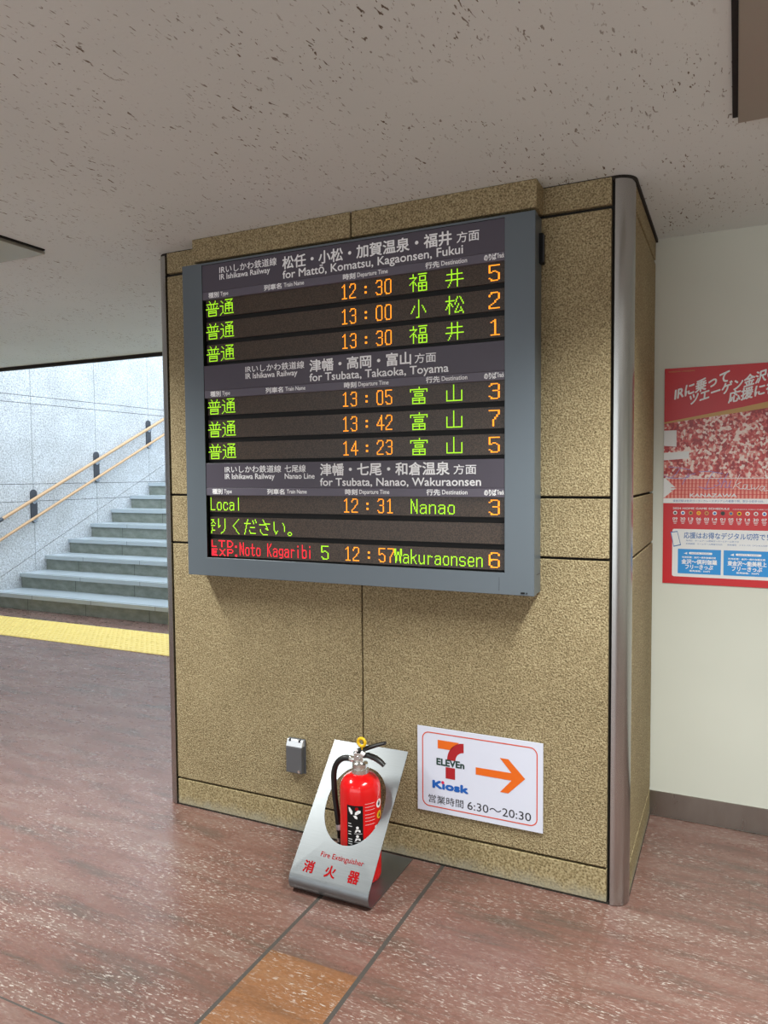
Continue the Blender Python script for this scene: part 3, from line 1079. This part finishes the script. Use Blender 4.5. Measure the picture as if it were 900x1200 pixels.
# ------------------------------------------------------------------ outlet cover
oc = thing('outlet_cover', 'small grey metal outlet cover with a bright sloping lid on the pillar', 'outlet cover', (-1.267, 0, 0.262))
s = MB()
s.box(-1.309, -1.225, -0.006, 0.0, 0.260, 0.406, 'grey_box')
s.build('back_plate', oc, bevel=0.002, loc=(-1.267, 0, 0.26))
s = MB()
px0, px1 = -1.307, -1.230
s.mesh([(px0, -0.006, 0.263), (px1, -0.006, 0.263), (px1, -0.030, 0.266), (px0, -0.030, 0.266),
        (px0, -0.030, 0.376), (px1, -0.030, 0.376), (px1, -0.006, 0.376), (px0, -0.006, 0.376)],
       [(0, 1, 2, 3), (3, 2, 5, 4), (4, 5, 6, 7), (0, 3, 4, 7), (1, 6, 5, 2)], 'grey_box')
cv = s.build('cover', oc, bevel=0.003, loc=(-1.267, -0.02, 0.263), weld=True)
s = MB()
s.mesh([(px0, -0.029, 0.377), (px1, -0.029, 0.377), (px1, -0.017, 0.403), (px0, -0.017, 0.403), (px0, -0.006, 0.377), (px1, -0.006, 0.377), (px1, -0.006, 0.403), (px0, -0.006, 0.403)],
       [(0, 1, 2, 3), (3, 2, 6, 7), (0, 3, 7, 4), (1, 5, 6, 2), (0, 4, 5, 1)], 'steel_lid')
s.build('lid', oc, bevel=0.0015, loc=(-1.267, -0.02, 0.377), weld=True)
s = MB()
s.tube([(-1.243, -0.0295, 0.276), (-1.243, -0.033, 0.276)], 0.006, 'chrome', 14)
s.build('lock', cv, smooth=True, loc=(-1.243, -0.03, 0.276))
for xx in (-1.293, -1.246):
    s = MB()
    s.tube([(xx, -0.012, 0.4005), (xx, -0.021, 0.4005)], 0.0055, 'bracket', 12)
    s.build('screw', oc, smooth=True, loc=(xx, -0.015, 0.4))

# ------------------------------------------------------------------ poster
po = MB()
PX, PZ, PWD, PH = 0.103, 1.034, 0.648, 0.917
po.box(PX, PX + PWD, PD - 0.0035, PD - 0.0015, PZ, PZ + PH, 'p_red')
P = Plane((PX, PD - 0.0035, PZ), (1, 0, 0), (0, 0, 1))
# crowd picture, slanting upper edge; stand roof; white strip
shape(po, P, [(0, 0.447), (PWD, 0.447), (PWD, 0.80), (0.30, 0.735), (0, 0.685)], 'p_crowd', 0.0003)
shape(po, P, [(0, 0.69), (0.30, 0.742), (PWD, 0.81), (PWD, 0.77), (0.30, 0.722), (0, 0.684)], 'p_gold', 0.0005)
shape(po, P, [(0, 0.560), (0.10, 0.565), (0.10, 0.535), (0, 0.528)], 'p_pale', 0.0006)
shape(po, P, [(0, 0.655), (0.05, 0.655), (0.05, 0.585), (0, 0.59)], 'p_pale', 0.0006)
shape(po, P, [(0, 0.365), (PWD, 0.365), (PWD, 0.452), (0, 0.452)], 'p_pale', 0.0006)
shape(po, P, [(0.01, 0.449), (PWD - 0.2, 0.449), (PWD - 0.24, 0.41), (0.05, 0.41)], 'p_seats', 0.0009)
shape(po, P, [(0.05, 0.409), (PWD - 0.24, 0.409), (PWD - 0.19, 0.366), (0.0, 0.366)], 'p_seats', 0.0009)
for zz in (0.440, 0.4265, 0.4095, 0.398, 0.382):
    shape(po, P, [(0.03, zz), (PWD - 0.22, zz), (PWD - 0.22, zz + 0.0025), (0.03, zz + 0.0025)], 'p_red', 0.0012)
write(po, P, 'KANAZAWA', 0.105, 0.285, 0.372, 0.014, 'p_pale', 0.0014, cap=True, bold=0.03)


def ribbon(pts, mat, wd=0.0022, off=0.0016):
    for (xa, ya), (xb, yb) in zip(pts, pts[1:]):
        dx, dy = xb - xa, yb - ya
        q = wd / 2 / max(1e-6, math.hypot(dx, dy))
        ex, ey = dx * q, dy * q
        shape(po, P, [(xa - ex + ey, ya - ey - ex), (xb + ex + ey, yb + ey - ex), (xb + ex - ey, yb + ey + ex), (xa - ex - ey, ya - ey + ex)], mat, off)


script = [([(0.02, 0.500), (0.06, 0.496), (0.105, 0.487)], 0), ([(0.066, 0.494), (0.050, 0.470), (0.030, 0.452)], 0), ([(0.002, 0.462), (0.03, 0.452), (0.07, 0.449), (0.10, 0.457)], 0),
          ([(0.098, 0.470), (0.085, 0.445), (0.075, 0.425)], 0), ([(0.092, 0.455), (0.11, 0.468), (0.125, 0.470)], 0),
          ([(0.14, 0.478), (0.18, 0.480), (0.23, 0.470)], 1), ([(0.196, 0.478), (0.178, 0.445), (0.165, 0.405)], 1), ([(0.14, 0.415), (0.17, 0.405), (0.20, 0.412)], 1),
          ([(0.225, 0.455), (0.212, 0.44), (0.222, 0.428), (0.208, 0.418), (0.20, 0.422)], 1), ([(0.25, 0.472), (0.235, 0.442), (0.225, 0.412)], 1),
          ([(0.230, 0.430), (0.243, 0.440), (0.246, 0.430), (0.240, 0.412), (0.252, 0.412)], 1), ([(0.262, 0.440), (0.254, 0.415), (0.265, 0.412)], 1), ([(0.295, 0.466), (0.282, 0.436), (0.270, 0.406)], 2),
          ([(0.300, 0.434), (0.280, 0.422), (0.298, 0.406), (0.308, 0.408)], 2), ([(0.325, 0.424), (0.312, 0.424), (0.306, 0.412), (0.315, 0.404), (0.325, 0.424), (0.322, 0.405), (0.334, 0.404)], 2),
          ([(0.340, 0.424), (0.338, 0.404), (0.350, 0.412), (0.352, 0.402), (0.366, 0.420)], 2), ([(0.386, 0.416), (0.374, 0.418), (0.368, 0.406), (0.376, 0.398), (0.388, 0.416), (0.384, 0.398), (0.398, 0.400)], 2)]
for pts, c_ in script:
    ribbon(pts, ('p_violet', 'p_violet', 'ink_white')[c_])
shape(po, P, [(0, 0.345), (PWD, 0.345), (PWD, 0.3655), (0, 0.3655)], 'ink_white', 0.0016)
write(po, P, '東金沢駅は金沢ゴーゴーカレースタジアムの最寄り駅。駅から徒歩15分。', 0.039, 0.386, 0.350, 0.0105, 'p_navy', 0.0019)
write(po, P, 'KANAZAWA × KANAZAWA', 0.016, 0.119, 0.9, 0.0055, 'p_gold', cap=True)
# slanted white headline
write(po, P, 'IRに乗って', 0.040, 0.250, 0.781, 0.050, 'ink_white', 0.0018, bold=0.03, skew=0.325, shear=0.1)
write(po, P, 'ツエーゲン金沢の', 0.100, 0.425, 0.757, 0.047, 'ink_white', 0.0018, bold=0.03, skew=0.31, shear=0.1)
write(po, P, '応援に行', 0.247, 0.430, 0.759, 0.047, 'ink_white', 0.0018, bold=0.03, skew=0.22, shear=0.1)
# schedule band
write(po, P, '2024 HOME GAME SCHEDULE', 0.039, 0.258, 0.3195, 0.0075, 'p_pale', cap=True, bold=0.03)
write(po, P, 'KANAZAWA GOGO CURRY STADIUM', 0.271, 0.43, 0.3195, 0.004, 'p_pale', cap=True, bold=0.01)
icol = ['p_pale', 'ink_white', 'p_gold', 'yellow', 'p_gold', 'p_pale', 'ink_green', 'p_gold', 'yellow', 'ink_white', 'p_pale', 'ink_white']
days = ['09', '30', '13', '06', '03', '14', '01', '05', '19', '14', '30', '07']
for i in range(18):
    u = 0.048 + i * 0.0309
    disc(po, P, u, 0.304, 0.0085, icol[i % 12], 0.0006, 12)
    disc(po, P, u, 0.3035, 0.0048, ('ink_black', 'ink_blue', 'ink_black', 'ink_orange', 'ink_red', 'ink_blue')[i % 6], 0.0009, 10)
    write(po, P, days[i % 12], u - 0.0095, u + 0.0095, 0.2735, 0.0105, 'p_pale', cap=True, bold=0.03)
    for q, ww in ((0.268, 0.009), (0.263, 0.007), (0.2575, 0.005)):
        shape(po, P, [(u - ww, q), (u + ww, q), (u + ww, q + 0.002), (u - ww, q + 0.002)], 'p_pale')
# white ticket panel
shape(po, P, rrect(0.038, PWD - 0.038, 0.031, 0.235, 0.008), 'p_pale', 0.0005)
write(po, P, '応援はお得なデジタル切符で！', 0.084, 0.402, 0.1955, 0.027, 'p_navy', 0.0009, bold=0.012)
write(po, P, '発売日　ホームゲーム開催日〜ホームゲーム終了日', 0.092, 0.294, 0.183, 0.007, 'p_navy', 0.0009)
write(po, P, '利用期間　ホームゲーム開催日当日　　発売場所　トマトバス（デジタル切符）', 0.092, 0.405, 0.1695, 0.007, 'p_navy', 0.0009)
shape(po, P, [(0.030, 0.222), (0.058, 0.226), (0.073, 0.166), (0.043, 0.158)], 'p_navy', 0.0009)
shape(po, P, [(0.0335, 0.2185), (0.057, 0.222), (0.0695, 0.169), (0.0445, 0.1625)], 'p_pale', 0.0012)
for a, b, t1, t2 in ((0.061, 0.229, '金沢〜倶利伽羅', 'フリーきっぷ'), (0.239, 0.415, '東金沢〜能美根上', 'フリーきっぷ'), (0.425, PWD - 0.05, '', '')):
    shape(po, P, [(a, 0.045), (b, 0.045), (b, 0.150), (a, 0.150)], 'p_blue', 0.0009)
    if t1:
        m_, wd = (a + b) / 2, b - a
        write(po, P, t1, m_ - wd * 0.41, m_ + wd * 0.41, 0.0865, 0.020, 'ink_white', 0.0012, bold=0.03)
        write(po, P, t2, m_ - wd * 0.32, m_ + wd * 0.32, 0.0655, 0.0185, 'ink_white', 0.0012, bold=0.03)
        write(po, P, '利用区間：金沢〜倶利伽羅区間', m_ - wd * 0.40, m_ + wd * 0.38, 0.1115, 0.0075, 'ink_white', 0.0012, bold=0.03)
        write(po, P, '販売価格：500円', m_ - wd * 0.22, m_ + wd * 0.25, 0.0535, 0.0078, 'ink_white', 0.0012, bold=0.03)
        shape(po, P, rrect(m_ - wd * 0.24, m_ + wd * 0.30, 0.1285, 0.1375, 0.004), 'ink_white', 0.0012)
        write(po, P, 'DIGITAL TICKET', m_ - wd * 0.19, m_ + wd * 0.24, 0.1305, 0.0048, 'p_navy', 0.0014, cap=True)
        shape(po, P, [(m_ - wd * 0.36, 0.131), (m_ - wd * 0.28, 0.137), (m_ - wd * 0.28, 0.127)], 'ink_white', 0.0012)
tag(po.build('poster', loc=(PX, PD, PZ)), 'red and white printed poster stuck on the cream wall', 'poster')

# ------------------------------------------------------------------ extinguisher stand
SCX, SHW = -0.8995, 0.1609
stn = thing('extinguisher_stand', 'leaning stainless steel stand with a round opening, holding the fire extinguisher', 'stand', (SCX, -0.17, 0))
tdir = Vector((0, 0.6725, 0.7401))
BR, BY = 0.040, -0.3588
ends = Vector((SCX, BY - BR * 0.7401, BR + BR * 0.6725))       # where the bend meets the sheet
sheet = Plane(ends, (1, 0, 0), tuple(tdir))
LEN = 0.5076
hu, hc, hh = 0.010, 0.274, 0.147
N = 96
inner, outer = [], []
for i in range(N):
    a = 2 * math.pi * i / N
    ca, sa = math.cos(a), math.sin(a)
    wd = 0.118
    e = 2.0 if sa < 0 else 2.25
    u = wd * math.copysign(abs(ca) ** (2 / e), ca)
    v = hc + hh * math.copysign(abs(sa) ** (2 / e), sa)
    inner.append((hu + u, v))
    k = min((SHW - math.copysign(hu, ca)) / max(abs(ca), 1e-6), ((LEN - hc) if sa > 0 else hc) / max(abs(sa), 1e-6))
    outer.append([hu + k * ca, hc + k * sa])
for corner_ in ((SHW, LEN), (-SHW, LEN), (-SHW, 0), (SHW, 0)):
    j = min(range(N), key=lambda q: (outer[q][0] - corner_[0]) ** 2 + (outer[q][1] - corner_[1]) ** 2)
    outer[j] = list(corner_)
s = MB()
for i in range(N):
    j = (i + 1) % N
    s.poly([sheet(*outer[i]), sheet(*outer[j]), sheet(*inner[j]), sheet(*inner[i])], 'stand')
us = sorted({round(o[0], 7) for o in outer if abs(o[1]) < 1e-6})
prof = []
th0 = math.atan2(0.6725, -0.7401)
for i in range(15):
    a = th0 + (1.5 * math.pi - th0) * i / 14
    prof.append((BY + BR * math.cos(a), BR + BR * math.sin(a)))
prof.append((-0.008, 0.0))
for (ya, za), (yb, zb) in zip(prof, prof[1:]):
    for ua, ub in zip(us, us[1:]):
        s.poly([(SCX + ua, ya, za), (SCX + ua, yb, zb), (SCX + ub, yb, zb), (SCX + ub, ya, za)], 'stand')
so = s.build('bent_sheet', stn, smooth=True, loc=(SCX, -0.17, 0), weld=True)
for v in so.data.vertices:
    v.co.z += 0.003
md = so.modifiers.new('thickness', 'SOLIDIFY')
md.thickness = 0.0025
md.offset = 0
es = so.modifiers.new('crease', 'EDGE_SPLIT')
es.split_angle = math.radians(35)
s = MB()
PLs = Plane(sheet(0, 0) + Vector((0, 0, 0.003)), (1, 0, 0), tuple(tdir))
write(s, PLs, 'Fire Extinguisher', -0.062, 0.112, 0.0745, 0.0175, 'red_letters', 0.0019, cap=True, bold=0.006)
for ch, uc in (('消', -0.094), ('火', -0.005), ('器', 0.0885)):
    write(s, PLs, ch, uc - 0.0205, uc + 0.0205, 0.0125, 0.039, 'red_letters', 0.0019, bold=0.035)
s.build('lettering', stn, loc=(SCX, -0.3, 0.06))

# ------------------------------------------------------------------ fire extinguisher
EX, EY, EZ, ER = -0.869, -0.197, 0.0046, 0.077
ext = thing('fire_extinguisher', 'red fire extinguisher with a black hose standing in the steel stand', 'fire extinguisher', (EX, EY, EZ))
s = MB()
s.lathe([(0.060, 0.0), (0.072, 0.002), (0.0755, 0.010), (ER, 0.022), (ER, 0.325), (0.076, 0.346), (0.072, 0.362), (0.064, 0.375), (0.052, 0.386), (0.036, 0.392), (0.027, 0.398)], EX, EY, EZ, 'red_paint', 56)
body = s.build('cylinder', ext, smooth=True, loc=(EX, EY, EZ))


class Wrap:
    """printing surface bent round the cylinder: u is arc length from azimuth a0, v height"""

    def __init__(s, a0):
        s.a0 = a0

    def __call__(s, u, v, off=0.0):
        a = s.a0 + u / ER
        r = ER + 0.0003 + off
        return Vector((EX + r * math.sin(a), EY - r * math.cos(a), v))


def patch(mb, pl, u0, u1, v0, v1, mat, off=0.0, n=10):
    for i in range(n):
        a, b = u0 + (u1 - u0) * i / n, u0 + (u1 - u0) * (i + 1) / n
        mb.poly([pl(a, v0, off), pl(b, v0, off), pl(b, v1, off), pl(a, v1, off)], mat)


s = MB()
L = Wrap(math.radians(11))
lw = 0.031
patch(s, L, -lw, lw, 0.095, 0.305, 'black', 0.0003)
# mark at the top of the label: two white wings, a red dot, a white tail
for pts in ([(-0.024, 0.297), (-0.018, 0.297), (-0.008, 0.284), (-0.008, 0.274), (-0.014, 0.272), (-0.022, 0.284)],
            [(0.022, 0.288), (0.012, 0.289), (0.002, 0.281), (0.000, 0.272), (0.008, 0.272), (0.022, 0.280)],
            [(-0.006, 0.268), (0.004, 0.270), (0.010, 0.264), (0.010, 0.256), (0.002, 0.258)]):
    shape(s, L, pts, 'ink_white', 0.0010)
disc(s, L, 0.008, 0.294, 0.0065, 'led_red' if False else 'red_letters', 0.0010, 14)
for v in (0.236, 0.226, 0.206, 0.197, 0.178, 0.169, 0.16, 0.132, 0.126, 0.12):
    patch(s, L, -0.026, -0.006 - 0.004 * (int(v * 1000) % 3), v, v + 0.0028, 'p_pale', 0.0008, 3)
for v in (0.212, 0.180, 0.148):
    disc(s, L, 0.010, v + 0.012, 0.0055, 'ink_white', 0.0009, 10)
    shape(s, L, [(0.000, v - 0.006), (0.022, v - 0.004), (0.020, v + 0.004), (0.004, v + 0.005)], 'ink_white', 0.0009)
    patch(s, L, -0.002, 0.027, v - 0.011, v - 0.0095, 'p_pale', 0.0008, 3)
lb = s.build('label', body, loc=(EX, EY - ER, 0.1))
s = MB()
L2 = Wrap(math.radians(88))
disc(s, L2, 0, 0.298, 0.0165, 'ink_white', 0.0004, 20)
disc(s, L2, -0.002, 0.297, 0.007, 'ink_black', 0.0008, 12)
disc(s, L2, 0.002, 0.255, 0.0150, 'yellow', 0.0004, 20)
shape(s, L2, [(-0.006, 0.247), (0.009, 0.247), (0.002, 0.265)], 'ink_black', 0.0008)
patch(s, L2, -0.024, 0.012, 0.205, 0.222, 'p_pale', 0.0004, 5)
s.build('sticker', body, loc=(EX + ER, EY, 0.27))
s = MB()
for v in (0.31, 0.298, 0.286, 0.27, 0.258, 0.246, 0.232):
    patch(s, Wrap(math.radians(56)), -0.022, 0.018, v, v + 0.0012, 'p_pale', 0.0004, 4)
s.build('fine_print', body, loc=(EX, EY - ER, 0.26))
# neck and valve
s = MB()
prof = [(0.026, 0.392), (0.0305, 0.394), (0.0305, 0.412), (0.027, 0.414), (0.027, 0.418), (0.029, 0.420), (0.029, 0.432), (0.022, 0.436), (0.020, 0.440)]
s.lathe(prof, EX, EY, EZ, 'chrome', 28)
for q in range(14):
    a = 2 * math.pi * q / 14
    s.tube([(EX + 0.0305 * math.cos(a), EY + 0.0305 * math.sin(a), EZ + 0.395), (EX + 0.0305 * math.cos(a), EY + 0.0305 * math.sin(a), EZ + 0.411)], 0.0022, 'chrome', 6)
s.build('collar', ext, smooth=True, loc=(EX, EY, EZ + 0.39))
s = MB()
s.box(EX - 0.020, EX + 0.018, EY - 0.014, EY + 0.014, EZ + 0.436, EZ + 0.472, 'chrome')
s.tube([(EX, EY - 0.012, EZ + 0.452), (EX, EY - 0.019, EZ + 0.452)], 0.011, 'chrome', 16)
s.tube([(EX - 0.016, EY, EZ + 0.440), (EX - 0.042, EY, EZ + 0.441)], 0.0095, 'chrome', 14)
s.tube([(EX - 0.030, EY, EZ + 0.4405), (EX - 0.046, EY, EZ + 0.441)], 0.0115, 'chrome', 6)
vb = s.build('valve', ext, smooth=True, bevel=0.002, loc=(EX, EY, EZ + 0.44))
# handles: upper lever and fixed lower grip, bent flat bars
s = MB()
s.tube([(EX - 0.018, EY, EZ + 0.463), (EX - 0.002, EY, EZ + 0.478), (EX + 0.045, EY, EZ + 0.498), (EX + 0.075, EY, EZ + 0.511), (EX + 0.104, EY, EZ + 0.522)],
       [(0.012, 0.010), (0.013, 0.010), (0.013, 0.0078), (0.013, 0.0070), (0.011, 0.0064)], 'rubber', 14)
s.build('lever', ext, smooth=True, loc=(EX, EY, EZ + 0.47))
s = MB()
s.tube([(EX + 0.014, EY, EZ + 0.461), (EX + 0.034, EY, EZ + 0.465), (EX + 0.060, EY, EZ + 0.460), (EX + 0.083, EY, EZ + 0.450), (EX + 0.100, EY, EZ + 0.437)],
       [(0.012, 0.009), (0.013, 0.0105), (0.013, 0.0105), (0.0125, 0.0095), (0.0105, 0.0080)], 'rubber', 14)
s.build('grip', ext, smooth=True, loc=(EX, EY, EZ + 0.46))
s = MB()
s.tube([(EX + 0.012, EY - 0.016, EZ + 0.478), (EX + 0.026, EY - 0.014, EZ + 0.470)], 0.0075, 'ink_white', 10)
s.tube([(EX - 0.012, EY - 0.014, EZ + 0.480), (EX - 0.004, EY - 0.014, EZ + 0.484)], 0.006, 'ink_white', 10)
s.build('seal', ext, smooth=True, loc=(EX, EY, EZ + 0.475))
s = MB()
rc = Vector((EX + 0.013, EY - 0.012, EZ + 0.515))
pts = [rc + Vector((0.0145 * math.cos(a), -0.0145 * 0.45 * math.cos(a) * 0, 0.0145 * math.sin(a))) for a in [2 * math.pi * i / 28 for i in range(29)]]
s.tube(pts, 0.0058, 'yellow', 10, cap=False, flat=(0, 1, 0))
s.tube([rc + Vector((0.001, 0, -0.016)), rc + Vector((0.002, 0.004, -0.034))], 0.0035, 'yellow', 10)
pr = s.build('safety_pin', ext, smooth=True, loc=tuple(rc))
pr['label'] = 'yellow pull ring'
# hose with its nozzle
ctrl = [(EX - 0.044, EY, 0.4455), (EX - 0.066, EY - 0.001, 0.444), (EX - 0.088, EY - 0.002, 0.431), (EX - 0.104, EY - 0.002, 0.408), (EX - 0.112, EY - 0.002, 0.375),
        (EX - 0.112, EY - 0.001, 0.330), (EX - 0.109, EY, 0.285), (EX - 0.103, EY, 0.240), (EX - 0.097, EY, 0.195), (EX - 0.092, EY, 0.160)]
fine = []
for i in range(len(ctrl) - 1):
    p0, p1, p2, p3 = (Vector(ctrl[max(0, min(len(ctrl) - 1, i + d))]) for d in (-1, 0, 1, 2))
    for q in range(5):
        t_ = q / 5
        fine.append(0.5 * ((2 * p1) + (p2 - p0) * t_ + (2 * p0 - 5 * p1 + 4 * p2 - p3) * t_ ** 2 + (3 * p1 - p0 - 3 * p2 + p3) * t_ ** 3))
fine.append(Vector(ctrl[-1]))
s = MB()
s.tube(fine, 0.0108, 'rubber', 16)
hs = s.build('hose', ext, smooth=True, loc=(EX - 0.1, EY, 0.3))
s = MB()
s.tube([(EX - 0.0945, EY, 0.183), (EX - 0.0925, EY, 0.163)], 0.0118, 'p_pale', 16)
s.build('band', hs, smooth=True, loc=(EX - 0.093, EY, 0.17))
s = MB()
s.tube([(EX - 0.092, EY, 0.162), (EX - 0.090, EY, 0.130)], 0.0095, 'rubber', 16)
s.tube([(EX - 0.090, EY, 0.132), (EX - 0.0895, EY, 0.116)], 0.0105, 'chrome', 16)
s.tube([(EX - 0.0895, EY, 0.117), (EX - 0.0885, EY, 0.07)], [0.0105, 0.0125], 'rubber', 16)
s.build('nozzle', hs, smooth=True, loc=(EX - 0.09, EY, 0.12))
